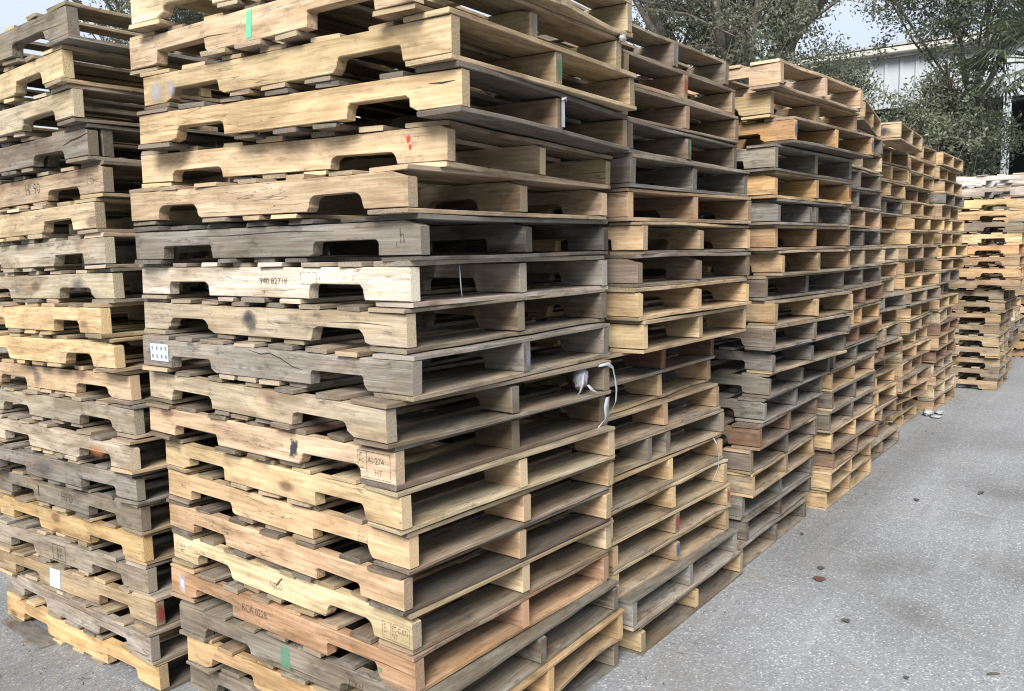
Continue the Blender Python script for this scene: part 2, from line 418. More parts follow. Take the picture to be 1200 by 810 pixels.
def stringer_mesh(idx, fillet, n0=0.152, n1=0.381, notch_h=0.038, wane=0.0):
    def notch(a, b):
        pts = []
        k = 4 if fillet > 0.008 else 2
        if rng.random() < 0.35: pts.append((a - rng.uniform(0.008, 0.03), 0.0)); pts.append((a - rng.uniform(0.0, 0.006), rng.uniform(0.005, 0.014)))
        else: pts.append((a - rng.uniform(0, 0.006), 0.0))
        for i in range(k+1):
            an = math.pi - (math.pi/2)*i/k
            pts.append((a+fillet+fillet*math.cos(an), notch_h-fillet+fillet*math.sin(an)))
        for i in range(k+1):
            an = math.pi/2 - (math.pi/2)*i/k
            pts.append((b-fillet+fillet*math.cos(an), notch_h-fillet+fillet*math.sin(an)))
        if rng.random() < 0.35: pts.append((b + rng.uniform(0.0, 0.006), rng.uniform(0.005, 0.014))); pts.append((b + rng.uniform(0.010, 0.04), 0.0))
        else: pts.append((b + rng.uniform(0, 0.012 if fillet > 0.02 else 0.004), 0.0))
        jit = 0.0016
        return [(x_+rng.uniform(-jit, jit), z_+rng.uniform(-jit, jit) if z_ > 0 else 0.0) for x_, z_ in pts]
    sh = rng.uniform(-0.012, 0.012)
    prof = [(rng.uniform(0, 0.004), 0.0)] + notch(n0+sh, n1+sh) + notch(L-n1+sh, L-n0+sh) + [(L-rng.uniform(0, 0.004), 0.0)]
    top = [(L-rng.uniform(0, 0.005), H)]
    for i in range(5, 0, -1):
        top.append((L*i/6, H-abs(rng.gauss(0, 0.0018))))
    if rng.random() < 0.25: top.append((rng.uniform(0.02, 0.06), H)); top.append((rng.uniform(0, 0.004), H-rng.uniform(0.006, 0.018)))
    else: top.append((rng.uniform(0, 0.005), H-rng.uniform(0, 0.003)))
    prof += top
    bm = bmesh.new()
    va = [bm.verts.new((x, 0.0, z)) for x, z in prof]
    vb = [bm.verts.new((x, -TH, z)) for x, z in prof]
    k = len(prof)
    bm.faces.new(list(reversed(va))); bm.faces.new(vb)
    for i in range(k):
        j = (i+1) % k
        bm.faces.new((va[i], va[j], vb[j], vb[i]))
    bmesh.ops.recalc_face_normals(bm, faces=bm.faces)
    bmesh.ops.bevel(bm, geom=[e for e in bm.edges if abs(e.verts[0].co.y-e.verts[1].co.y) < 1e-6], offset=rng.choice((0.0014, 0.002, 0.003)), segments=1, affect='EDGES')
    for f in bm.faces:
        c = f.calc_center_median()
        if (c.x < 0.008 or c.x > L-0.008) and abs(f.normal.x) > 0.8: f.material_index = 1
    me = bpy.data.meshes.new("stringer")
    bm.to_mesh(me); bm.free()
    me.materials.append(WOOD); me.materials.append(ENDG)
    return me

STR_MESH = [stringer_mesh(i, (0.008, 0.012, 0.018, 0.026, 0.012, 0.03, 0.006, 0.02, 0.022, 0.014)[i % 10],
                          n0=0.152+rng.uniform(-0.015, 0.02), n1=0.381+rng.uniform(-0.02, 0.02), notch_h=rng.uniform(0.033, 0.043)) for i in range(22)]

def board_mesh(w, ragged=0.0, bow=None):
    segs = 9 if ragged else 4
    t = T*rng.uniform(0.9, 1.0)
    bow = rng.uniform(-0.0022, 0.0022) if bow is None else bow
    ch = 0.0018
    V = []; F = []
    sec = [(-w/2, ch), (-w/2+ch, 0), (w/2-ch, 0), (w/2, ch), (w/2, t-ch), (w/2-ch, t), (-w/2+ch, t), (-w/2, t-ch)]
    skew0, skew1 = rng.uniform(-0.004, 0.004), rng.uniform(-0.004, 0.004)
    for i in range(segs+1):
        x = W*i/segs
        s = i/segs
        dz = bow*math.sin(math.pi*s*2)*0.6 + bow*math.sin(math.pi*s)
        rag = -abs(rng.gauss(0, ragged)) if ragged and 0 < i else 0
        for (y, z) in sec:
            xx = x
            if i == 0: xx = skew0*y/w*2 + rng.uniform(-0.0035, 0.0025)
            if i == segs: xx = W + skew1*y/w*2 + rng.uniform(-0.0025, 0.0035)
            yy = y - rag if y < 0 and ragged else y
            V.append((xx, yy+rng.uniform(-0.0006, 0.0006), z+dz))
    for i in range(segs):
        for k in range(8):
            k2 = (k+1) % 8
            F.append((i*8+k, i*8+k2, (i+1)*8+k2, (i+1)*8+k))
    n0 = len(F)
    F.append(tuple(reversed(range(8)))); F.append(tuple(segs*8+k for k in range(8)))
    me = mesh_from("deck_board", V, F, [WOOD, ENDG])
    bm = bmesh.new(); bm.from_mesh(me); bmesh.ops.recalc_face_normals(bm, faces=bm.faces); bm.to_mesh(me); bm.free()
    me.polygons[n0].material_index = 1; me.polygons[n0+1].material_index = 1
    return me

WIDE = [board_mesh(rng.uniform(0.125, 0.145), bow=rng.uniform(-0.004, 0.004)) for _ in range(8)] + [board_mesh(0.14, 0.004), board_mesh(0.135, 0.007), board_mesh(0.14, 0.012), board_mesh(0.13, 0.003)]
NARROW = [board_mesh(rng.uniform(0.072, 0.105), bow=rng.uniform(-0.003, 0.003)) for _ in range(13)] + [board_mesh(0.09, 0.006), board_mesh(0.085, 0.003)]
def width_of(me):
    ys_ = [v.co.y for v in me.vertices]; return max(ys_)-min(ys_)
WID = {me.name: width_of(me) for me in WIDE+NARROW}

def vary(c, r, amt=0.12, hue=0.04):
    k = 1+r.uniform(-amt, amt)
    return (max(0, c[0]*k*(1+r.uniform(-hue, hue))), max(0, c[1]*k), max(0, c[2]*k*(1+r.uniform(-hue, hue)*1.5)))

ALB = 0.85      # picture tone of a sunlit face -> base colour
def albedo(rgb, k=1.0):
    c = lin(rgb); y_ = 0.3*c[0]+0.59*c[1]+0.11*c[2]
    c = (c[0]*0.80+y_*0.222, c[1]*0.80+y_*0.198, c[2]*0.80+y_*0.186)
    return tuple(min(0.72, v*ALB*k) for v in c)

def put(name, me, parent, loc, rotz, color, wear):
    o = bpy.data.objects.new(name, me)
    link(o, parent)
    o.location = loc; o.rotation_euler = (0, 0, rotz)
    o.color = (*color, wear)
    return o

def build_pallet(x, y, z, yaw, tone, wear, r, tilt=0.0, extra=None, deck=None, inner=None):
    root = bpy.data.objects.new("wooden_pallet", None)
    root.empty_display_size = 0.1
    link(root)
    root.location = (x, y, z)
    root.rotation_euler = (-tilt + r.gauss(0, 0.0024), r.gauss(0, 0.0028), yaw)
    base = albedo(tone)
    deck_tone = albedo(deck) if deck else None
    strs = []
    pos = [0.0, W/2-TH/2, W-TH]
    if extra: pos.append(extra)
    m0 = r.choice(STR_MESH)
    for k, xs_ in enumerate(pos):
        ik = inner if inner else (0.7 if wear > 0.65 else 0.93)  # inner stringers darkened: bay shade put into the colour, plus darker old timber
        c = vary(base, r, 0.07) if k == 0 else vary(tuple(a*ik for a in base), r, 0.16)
        me = m0 if r.random() < 0.7 else r.choice(STR_MESH)
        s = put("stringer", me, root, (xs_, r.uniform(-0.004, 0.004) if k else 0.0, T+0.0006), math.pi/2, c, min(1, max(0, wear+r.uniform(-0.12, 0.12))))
        strs.append(s)
    # deck tone: older boards greyer than the stringers
    old = r.random()
    greyish = albedo((150, 138, 118)); dark = albedo((104, 95, 84)); tan = albedo((190, 166, 126))
    def deck_color():
        if deck_tone: return vary(deck_tone, r, 0.16)
        q = r.random()
        mixt = tan if q < 0.62-0.35*wear else (greyish if q < 0.86-0.2*wear else dark)
        a = r.uniform(0.25, 0.95)
        return vary(tuple(base[i]*(1-a)+mixt[i]*a for i in range(3)), r, 0.14)
    def boards(centers, zz, name, wides):
        for cy_, wd in zip(centers, wides):
            me = r.choice(WIDE) if wd else r.choice(NARROW)
            b = put(name, me, root, (r.uniform(-0.008, 0.007), cy_, zz), r.gauss(0, 0.004), deck_color(), min(1, max(0, wear*0.8+0.22+r.uniform(-0.2, 0.25))))
            b.scale.z = r.uniform(0.8, 1.03); b.rotation_euler.x = r.gauss(0, 0.006)
            if abs(cy_-L/2) < 0.5: b.location.x += r.uniform(-0.004, 0.010)
    n_in = r.choice((5, 5, 5, 6))
    lead = 0.0705
    inner = [lead+0.07+(L-2*lead-0.14)*(k+0.5)/n_in + r.uniform(-0.012, 0.012) for k in range(n_in)]
    if r.random() < 0.08: inner.pop(r.randrange(len(inner)))
    boards([lead+r.uniform(-0.004, 0.003)]+inner+[L-lead+r.uniform(-0.003, 0.004)], T+H+0.0012, "deck_board", [1]+[0]*len(inner)+[1])
    mids = [0.455, 0.61, 0.765] if r.random() < 0.75 else [0.45, 0.555, 0.665, 0.77]
    boards([lead+r.uniform(-0.004, 0.004)]+[q+r.uniform(-0.012, 0.012) for q in mids]+[L-lead+r.uniform(-0.004, 0.004)], 0.0, "bottom_board", [1]+[0]*len(mids)+[1])
    return root, strs

# ------------------------------------------------------------------ stack data: (x, y, yaw) of each pallet's front corner, top first
POSE_M = [(-0.018,-0.14,0.06),(-0.052,-0.056,0.001),(0.002,-0.123,0.046),(0.028,-0.133,0.092),(0.085,-0.033,0.092),(-0.037,-0.006,0.014),(-0.001,-0.012,0.038),(-0.004,0.023,0.007),(-0.01,0.037,-0.005),(-0.03,0.002,0.006),(-0.082,0.049,-0.072),(-0.048,0.058,-0.042),(-0.039,0.045,-0.07),(-0.006,0.055,-0.051),(-0.014,0.074,-0.064),(0.012,0.071,-0.048),(0.012,0.062,-0.03),(0.046,0.001,0.008),(0.072,-0.015,0.021),(0.078,0.041,-0.007)]
POSE_A = [(-0.1895,1.265,-0.0284,0.0205),(-0.1772,1.3382,-0.0632,0.024),(-0.1509,1.3437,-0.0451,0.022),(-0.1089,1.3464,-0.0214,0.0237),(-0.0742,1.3301,-0.0201,0.0225),(-0.0939,1.3588,-0.0236,0.026),(-0.0812,1.3368,-0.0403,0.0236),(-0.0675,1.321,-0.0355,0.0232),(-0.1013,1.3568,-0.0696,0.025),(-0.0777,1.3277,-0.0363,0.0238),(-0.0262,1.3298,-0.0322,0.0248),(-0.0292,1.3139,-0.0278,0.0228),(-0.0619,1.3001,-0.0494,0.0226),(-0.0356,1.3234,-0.0018,0.0246),(-0.0138,1.3405,-0.0255,0.0238),(-0.0029,1.3564,-0.0281,0.0236),(0.0046,1.3561,0.0066,0.0236),(0.0,1.31,0.010,0.021),(-0.0368,1.2950,-0.0366,0.018),(-0.0137,1.2900,-0.0114,0.0135)]
POSE_B = [(1.059,0.044,-0.022),(1.101,0.012,-0.008),(1.104,0.017,-0.028),(1.101,-0.007,-0.002),(1.115,-0.008,-0.041),(1.12,0.006,-0.073),(1.147,-0.04,-0.014),(1.132,-0.027,-0.033),(1.113,-0.038,-0.031),(1.145,-0.045,-0.0),(0.995,0.044,0.002),(1.022,0.083,-0.009),(1.029,0.072,-0.04),(1.053,0.081,-0.059),(1.071,0.064,-0.034),(1.075,0.064,-0.055),(1.111,0.064,-0.053),(1.116,0.061,-0.047),(1.164,0.01,-0.021),(1.215,-0.001,-0.02)]
POSE_C = [(2.178,-0.175,-0.093),(2.222,-0.116,-0.119),(2.255,-0.214,-0.099),(2.209,-0.147,-0.071),(2.237,-0.137,-0.075),(2.274,-0.141,-0.057),(2.3,-0.121,-0.074),(2.384,-0.131,-0.046),(2.377,-0.05,-0.097),(2.384,-0.099,-0.099),(2.378,-0.093,-0.098),(2.418,-0.081,-0.079),(2.417,-0.066,-0.006),(2.393,-0.055,0.015),(2.318,-0.062,0.031),(2.296,-0.025,-0.018),(2.313,-0.033,0.005),(2.312,0.019,-0.034),(2.335,0.005,-0.011),(2.259,0.004,-0.007)]

# stringer tone (as seen) and weathering, top first
TONE_M = [((226,208,168),.15),((212,188,146),.25),((208,182,140),.2),((218,190,148),.15),((224,202,158),.15),((214,184,144),.2),((132,122,110),.8),((220,210,196),.2),((192,174,146),.4),((172,162,150),.75),((198,182,146),.4),((214,188,148),.2),((224,198,152),.15),((218,184,138),.15),((218,184,138),.2),((230,210,168),.1),((200,154,112),.25),((140,126,104),.7),((218,178,118),.15),((146,134,116),.75)]
TONE_A = [((140,126,104),.7),((216,190,138),.25),((206,190,162),.35),((134,120,100),.75),((190,164,130),.35),((216,196,150),.25),((192,180,158),.5),((188,174,150),.5),((222,192,132),.15),((226,198,134),.15),((206,178,134),.25),((174,162,140),.6),((198,184,160),.4),((146,138,126),.75),((140,128,106),.7),((206,170,110),.2),((172,160,142),.6),((186,160,120),.4),((178,170,156),.6),((228,190,120),.15)]
TONE_B = [((140,126,106),.5),((160,134,104),.4),((150,126,98),.5),((124,104,86),.6),((126,118,108),.7),((190,154,110),.3),((200,170,126),.2),((130,112,92),.6),((204,172,124),.2),((202,176,134),.2),((124,84,62),.4),((206,176,124),.2),((190,156,110),.3),((146,134,116),.6),((204,172,118),.2),((204,174,124),.2),((192,162,120),.3),((184,158,116),.3),((160,158,152),.7),((196,170,122),.25)]
TONE_C = [((214,182,150),.25),((188,162,114),.4),((206,160,98),.25),((138,130,114),.75),((212,172,108),.2),((120,114,104),.85),((172,136,90),.35),((180,148,106),.35),((118,104,88),.7),((178,152,110),.4),((132,120,104),.7),((108,102,96),.9),((118,110,100),.85),((126,124,120),.9),((124,90,62),.5),((130,114,98),.7),((178,150,106),.4),((126,124,114),.85),((98,86,74),.8),((112,106,96),.85)]

PALETTE = [((204,174,126),.2),((196,164,116),.25),((186,156,112),.3),((212,180,128),.15),((176,148,110),.4),((150,132,106),.55),((128,116,100),.7),((202,164,108),.2),((116,104,90),.8),((104,96,88),.85),((146,138,126),.7),((206,190,158),.25),((132,96,68),.4),((190,170,134),.35),((182,148,106),.3)]

ORD = ["topmost","second","third","fourth","fifth","sixth","seventh","eighth","ninth","tenth"]
def place_word(i, n):     # i = 1 at the top
    if i == 1: return "topmost"
    if i == n: return "lowest"
    if i <= n/2: return f"{ORD[i-1]} from the top"
    return f"{ORD[n-i]} from the bottom"

def tone_word(t, w):
    r_, g_, b_ = t
    lum = 0.3*r_+0.59*g_+0.11*b_; sat = (r_-b_)/max(1, r_)
    if lum < 118: return "dark weathered"
    if w > 0.55: return "grey weathered"
    if r_-g_ > 38 and lum < 175: return "reddish brown"
    if lum > 205: return "pale cream"
    if sat > 0.38 and lum > 168: return "yellow tan"
    if lum > 165: return "light tan"
    return "brown"

STACKS = {}
def stack(key, desc, poses, tones, seed, notes=None, extras=None, decks=None, zoff=None, kscale=1.0, inners=None):
    r = random.Random(seed)
    n = len(poses)
    res = []
    for i in range(1, n+1):
        p = poses[i-1]; t, w = tones[i-1]
        t2 = tuple(min(245, c*kscale) for c in t)
        z = (n-i)*DZ + (zoff(i) if zoff else 0.0)
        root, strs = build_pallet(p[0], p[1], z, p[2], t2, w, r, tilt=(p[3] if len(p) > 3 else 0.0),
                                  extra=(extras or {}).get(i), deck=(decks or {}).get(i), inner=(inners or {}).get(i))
        note = (notes or {}).get(i)
        if note: lab = f"{tone_word(t, w)} pallet {note}, {place_word(i, n).replace('from the', 'from')} in {desc}"
        else: lab = f"{tone_word(t, w)} wooden pallet, {place_word(i, n)} in {desc}"
        tag(root, lab, "pallet", "pallets stacked in the yard")
        res.append((root, strs))
    STACKS[key] = res
    return res

NOTE_M = {2:"with green tape", 3:"with pale blue smear", 5:"with small red mark", 8:"with stamped digits", 9:"with round black spot", 10:"with printed label",
          11:"with white plastic wrap", 12:"with black brush mark", 16:"with three black stamps", 17:"with stencilled number", 18:"with green smear"}
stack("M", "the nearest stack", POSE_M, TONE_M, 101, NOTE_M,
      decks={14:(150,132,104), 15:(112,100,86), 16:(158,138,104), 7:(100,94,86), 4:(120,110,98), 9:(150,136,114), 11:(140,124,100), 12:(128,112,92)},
      inners={7:0.3, 8:0.55, 9:0.45, 10:0.55, 11:0.35, 12:0.3, 3:0.7, 4:0.5})  # deep-bay shade painted into stringer colour, on top of some truly dark timber
stack("A", "the far-left stack", POSE_A, TONE_A, 202, {5:"with ink scrawl", 13:"with orange smear", 17:"with square stamp", 18:"with pale paper label"}, extras={4:0.052},
      zoff=lambda i: {20:0.0, 19:-0.004, 18:-0.009}.get(i, -0.016))
stack("B", "second stack of the row", POSE_B, TONE_B, 303, {2:"with red mark", 4:"with green middle end", 17:"with red end", 18:"with blue end"}, extras={14:0.33}, kscale=1.06)
stack("C", "third stack of the row", POSE_C, TONE_C, 404, {3:"with blue ends", 8:"with green middle end", 5:"with red right end"}, extras={6:0.40}, kscale=1.06)

def auto_poses(x, ybot, ytop, yaw, seed, n=20, jx=0.03, jy=0.045, jyaw=0.04):
    r = random.Random(seed); out = []
    dx = dy = 0
    for i in range(n):
        s = i/(n-1)        # 0 at the top
        dx = 0.6*dx + r.gauss(0, jx); dy = 0.6*dy + r.gauss(0, jy)
        out.append((x+max(-0.05, min(0.05, dx)), ytop*(1-s)+ybot*s+max(-0.07, min(0.07, dy)), yaw+r.gauss(0, jyaw)))
    return out
def auto_tones(seed, n=20, bright=False):
    r = random.Random(seed)
    return [r.choice(PALETTE[:6] if bright else PALETTE) for _ in range(n)]

pd = auto_poses(3.46, -0.04, -0.10, 0.0, 1, jyaw=0.02)
yr_ = [-.066, -.09, -.09, -.09, -.09, -.085, -.09, -.12, -.10, -.115, -.10, -.085, -.08, -.075, -.08, -.085, -.09, -.11, -.075, -.08]
pd = [(p[0], y_-p[2]*W, p[2]) for p, y_ in zip(pd, yr_)]; pd[0] = (3.50, -0.205, 0.14)
td = auto_tones(21); td[6] = ((92,86,80),.85); td[8] = ((112,104,96),.8)
stack("D", "fourth stack of the row", pd, td, 505, kscale=1.06, extras={11:0.3})
pe = auto_poses(4.62, 0.03, 0.02, 0.0, 2, jy=0.025, jyaw=0.025); pe[0] = (4.62, -0.164, 0.05)
te = auto_tones(22); te[0] = ((200,178,140),.2)
stack("E", "fifth stack of the row", pe, te, 606, {1:"jutting out with black smudge"}, kscale=1.06)
pf = auto_poses(5.79, 0.06, -0.01, 0.0, 3, jy=0.03)
stack("F", "sixth stack of the row", pf, auto_tones(23, bright=True), 707, kscale=1.06)
pg = auto_poses(6.95, -0.01, -0.05, 0.0, 4, jy=0.03)
tg = auto_tones(24)
for q in (0, 1, 2): tg[q] = PALETTE[q]
stack("G", "seventh stack, end of the row", pg, tg, 808, kscale=1.06)
ph = auto_poses(8.56, -0.39, -0.55, 0.0, 5, jy=0.012)
for q in range(20): ph[q] = (ph[q][0], (-0.55 if q < 10 else -0.39)+(ph[q][1]-(-0.39*(q/19)-0.55*(1-q/19))), ph[q][2]*0.5)
th_ = auto_tones(25, bright=True)
th_[0] = ((232,232,236),.05); th_[1] = ((206,202,192),.3); th_[2] = ((236,204,146),.1); th_[3] = ((234,194,136),.1); th_[5] = ((238,216,160),.1); th_[6] = ((226,172,122),.1); th_[8] = ((214,174,120),.2)
for q in range(10, 20): th_[q] = random.Random(q).choice([((190,168,130),.3), ((176,152,116),.4), ((160,142,112),.5)])
stack("H", "far stack past the row end", ph[:19], th_[:19], 909, kscale=1.0)
stack("I", "far stack behind the jutting one", auto_poses(10.45, -0.25, -0.3, 0.0, 6), auto_tones(26), 910, kscale=1.05)
stack("J", "farthest stack at right frame edge", auto_poses(11.7, -0.80, -0.7, 0.0, 7), auto_tones(27), 911, kscale=1.05)

for kx, (sx_, dsc, sd) in enumerate(((1.17, "hidden stack beside the far-left stack", 31), (2.34, "second hidden stack of the back row", 32), (3.5, "third hidden stack of the back row", 33), (0.36, "hidden stack behind the far-left stack", 34), (1.55, "hidden rearmost stack", 35))):  # unseen stacks added to block sky behind the notches; layout guessed
    stack("K%d" % kx, dsc, auto_poses(sx_, 1.37 if kx < 3 else 2.72, 1.37 if kx < 3 else 2.72, 0.0, sd, n=(17 if kx < 3 else 19)), auto_tones(sd, n=(17 if kx < 3 else 19)), 1000+sd, zoff=(None if kx < 3 else (lambda i: -0.03)))

# ------------------------------------------------------------------ stamps, paint and labels on the stringers
def side_patch(st, i, s, z, w, h, mat, name="paint_mark", skew=0.0, off=0.0012):
    """a flat mark on the outer face of the left stringer; s = metres from the front corner, z above pallet base"""
    o = STACKS[st][i-1][1][0]
    zz = z - T
    # keep the mark on the timber
    z0 = max(0.002, zz-h/2); z1 = min(H-0.002, zz+h/2)
    cs = [(s+w/2-skew, off, z0), (s-w/2-skew, off, z0), (s-w/2+skew, off, z1), (s+w/2+skew, off, z1)]
    return patch(name, cs, mat, o)

def side_text(st, i, s, z, size, text, mat=INK, name="stamp_text", off=0.0014, slant=0.0, sx=1.0, flip=False):
    o = STACKS[st][i-1][1][0]
    cu = bpy.data.curves.new(name, 'FONT'); cu.body = text; cu.size = size; cu.align_x = 'LEFT'
    cu.resolution_u = 2
    tmp = bpy.data.objects.new("tmp", cu); COL.objects.link(tmp)
    dg = bpy.context.evaluated_depsgraph_get()
    me = bpy.data.meshes.new_from_object(tmp.evaluated_get(dg))
    bpy.data.objects.remove(tmp, do_unlink=True)
    me.materials.clear(); me.materials.append(mat)
    xsv = [v.co.x for v in me.vertices]; w = max(xsv) if xsv else 0
    zz = z - T
    for v in me.vertices:
        tx, ty = v.co.x*sx, v.co.y
        if flip: tx, ty = w*sx-tx, size*0.7-ty
        v.co = (s - tx, off, zz + ty)
    me.flip_normals() if False else None
    me.name = name
    return link(bpy.data.objects.new(name, me), o)

def side_box(st, i, s0, s1, z0, z1, t=0.0016, mat=INK, dividers=()):
    """thin stamped rectangle outline, s0 > s1"""
    o = STACKS[st][i-1][1][0]
    z0 -= T; z1 -= T
    V = []; F = []
    def q(a, b, c, d):
        k = len(V); V.extend([(a, 0.0013, c), (b, 0.0013, c), (b, 0.0013, d), (a, 0.0013, d)]); F.append((k, k+1, k+2, k+3))
    q(s0, s1, z0, z0+t); q(s0, s1, z1-t, z1); q(s0, s0-t, z0+t, z1-t); q(s1+t, s1, z0+t, z1-t)
    for d in dividers: q(d, d-t, z0+t, z1-t)
    me = mesh_from("stamp_frame", V, F, [mat])
    return link(bpy.data.objects.new("stamp_frame", me), o)

def end_paint(st, i, k, mat, z0=0.002, z1=H-0.002):
    o = STACKS[st][i-1][1][k]
    return patch("end_paint", [(-0.0014, -0.001, z0), (-0.0014, -TH+0.001, z0), (-0.0014, -TH+0.001, z1), (-0.0014, -0.001, z1)], mat, o)

# nearest stack
side_patch("M", 2, 0.613, 0.058, 0.028, 0.09, P_GREEN, "green_tape", -0.004)
for q in range(6): side_text("M", 2, 0.668-0.006*q, 0.05+0.006*q, 0.010, "||", INK, sx=0.7)
side_patch("M", 3, 1.15, 0.05, 0.085, 0.08, P_BLUEW); side_patch("M", 3, 1.075, 0.055, 0.05, 0.06, P_BLUEW)
side_patch("M", 5, 0.124, 0.077, 0.022, 0.032, P_RED); side_patch("M", 5, 0.119, 0.056, 0.016, 0.024, P_RED)
side_text("M", 7, 0.071, 0.045, 0.055, "h", INK, sx=0.7); side_text("M", 7, 0.083, 0.035, 0.018, "L.", INK)
side_text("M", 8, 0.600, 0.054, 0.026, "940 82718", INK, sx=1.12, flip=False)
side_box("M", 8, 0.418, 0.352, 0.055, 0.090, mat=INK); side_text("M", 8, 0.345, 0.068, 0.02, ")", INK)
side_patch("M", 9, 0.645, 0.068, 0.095, 0.075, P_BLACK); side_patch("M", 9, 0.636, 0.040, 0.06, 0.05, P_GREYST)
lab = side_patch("M", 10, 1.120, 0.062, 0.100, 0.056, PAPER, "paper_label", 0.0, 0.0016)
for rr in range(2):
    for cc in range(4):
        k = side_patch("M", 10, 1.158-0.025*cc, 0.076-0.027*rr, 0.009, 0.012, INKG, "label_print", 0.001, 0.0022)
side_patch("M", 12, 0.418, 0.055, 0.058, 0.105, P_BLACK2, skew=-0.006)
side_box("M", 12, 0.142, 0.016, 0.022, 0.094, mat=INK, dividers=(0.108,))
side_text("M", 12, 0.104, 0.062, 0.026, "AI-274", INK, sx=0.9); side_text("M", 12, 0.078, 0.032, 0.024, "HT", INK)
for q in range(4): side_text("M", 12, 0.137, 0.078-0.016*q, 0.015, ("IP", "PC", "oo", "<>")[q], INK, sx=1.2)
side_box("M", 14, 0.205, 0.165, 0.046, 0.082, t=0.0012); side_text("M", 14, 0.202, 0.066, 0.014, "IC-91", INK); side_text("M", 14, 0.202, 0.051, 0.013, "US HT", INK)
side_text("M", 14, 1.132, 0.070, 0.014, "US-48 HT", INKF); side_text("M", 14, 1.13, 0.056, 0.012, "DB 22", INK)
side_text("M", 16, 1.192, 0.063, 0.018, "T  70  I", INK); side_text("M", 16, 1.188, 0.042, 0.018, "L  90", INK)
side_text("M", 16, 0.640, 0.044, 0.024, "NECO", INK, sx=1.0)
o_ = STACKS["M"][15][1][0]
link(bpy.data.objects.new("stamp_slash", mesh_from("stamp_slash", [(0.612, 0.0015, 0.040), (0.604, 0.0015, 0.036), (0.572, 0.0015, 0.068), (0.579, 0.0015, 0.070)], [(0, 1, 2, 3)], [INK])), o_)
side_box("M", 16, 0.118, 0.010, 0.022, 0.072, t=0.0012, dividers=(0.085,))
side_text("M", 16, 0.081, 0.050, 0.0225, "EC-G-071", INK, sx=0.72); side_text("M", 16, 0.080, 0.029, 0.021, "HT", INK, sx=0.8)
for q in range(4): side_text("M", 16, 0.112, 0.058-0.0095*q, 0.010, ("IP", "PC", "oo", "v")[q], INK, sx=1.0)
side_text("M", 17, 0.792, 0.052, 0.036, "RCA-0228", INK, sx=0.86)
side_patch("M", 17, 1.145, 0.055, 0.05, 0.10, P_WHITE); side_patch("M", 17, 0.14, 0.042, 0.018, 0.018, P_GREEN2)
side_patch("M", 18, 0.65, 0.055, 0.055, 0.10, P_GREEN2); side_text("M", 18, 0.362, 0.052, 0.034, "DX6/", INK, sx=0.8)
side_text("M", 18, 1.02, 0.05, 0.02, "A", INK)
end_paint("M", 3, 1, P_ENDGREEN); end_paint("M", 2, 1, P_ENDGREY); end_paint("M", 10, 1, P_ENDGREY)
def crack(st, i, pts, w=0.0022):
    o = STACKS[st][i-1][1][0]; V = []; F = []
    for k, (sv, zv) in enumerate(pts):
        ww = w*(1.0 if 0 < k < len(pts)-1 else 0.2)
        V += [(sv, 0.0011, zv-T-ww/2), (sv, 0.0011, zv-T+ww/2)]
    for k in range(len(pts)-1): F.append((2*k, 2*k+1, 2*k+3, 2*k+2))
    return link(bpy.data.objects.new("crack", mesh_from("crack", V, F, [CRACKM])), o)
CRACKM = simple_mat("crack_shadow", (0.03, 0.022, 0.016), 0.95, noise=0.4, scale=100)
crack("M", 10, [(0.66, 0.098), (0.60, 0.088), (0.555, 0.092), (0.51, 0.080), (0.46, 0.060), (0.42, 0.054)], 0.0030)
crack("M", 2, [(0.9, 0.05), (0.8, 0.056), (0.70, 0.050)]); crack("M", 4, [(0.02, 0.075), (0.06, 0.073), (0.10, 0.076)], 0.004)
crack("M", 9, [(0.05, 0.07), (0.16, 0.074), (0.3, 0.071)]); crack("M", 17, [(0.0, 0.06), (0.12, 0.064), (0.25, 0.061)])
crack("M", 7, [(0.3, 0.082), (0.5, 0.086), (0.75, 0.080), (0.9, 0.083)]); crack("M", 18, [(0.4, 0.03), (0.6, 0.034), (0.8, 0.03)])
crack("A", 4, [(0.0, 0.085), (0.06, 0.075), (0.11, 0.072), (0.17, 0.060)], 0.006); crack("A", 19, [(0.3, 0.08), (0.5, 0.084), (0.8, 0.078)]); crack("A", 1, [(0.0, 0.05), (0.2, 0.055), (0.4, 0.05)])
# far-left stack
side_text("A", 5, 0.57, 0.045, 0.055, "H  90", INK, sx=0.95); side_text("A", 5, 0.11, 0.045, 0.05, "EB", INKF)
side_text("A", 15, 0.60, 0.045, 0.05, "HT D", INK, sx=0.8); side_patch("A", 15, 0.80, 0.06, 0.014, 0.10, P_BLACK2)
side_box("A", 17, 0.690, 0.585, 0.022, 0.088, t=0.004, dividers=(0.652,)); side_text("A", 17, 0.646, 0.062, 0.024, "US", INK, sx=1.2); side_text("A", 17, 0.646, 0.032, 0.026, "HT", INK, sx=1.2)
side_patch("A", 18, 0.715, 0.058, 0.085, 0.080, PAPER, "paper_label", -0.006, 0.0016)
side_patch("A", 13, 0.24, 0.06, 0.15, 0.055, P_ORANGE); side_text("A", 13, 0.46, 0.05, 0.02, "1-1", INK)
side_patch("A", 14, 0.66, 0.062, 0.20, 0.085, P_GREYST); side_patch("A", 8, 0.25, 0.07, 0.14, 0.07, P_GREYST)
side_patch("A", 11, 0.72, 0.06, 0.10, 0.09, P_GREYST)
end_paint("A", 18, 0, P_ENDRED)
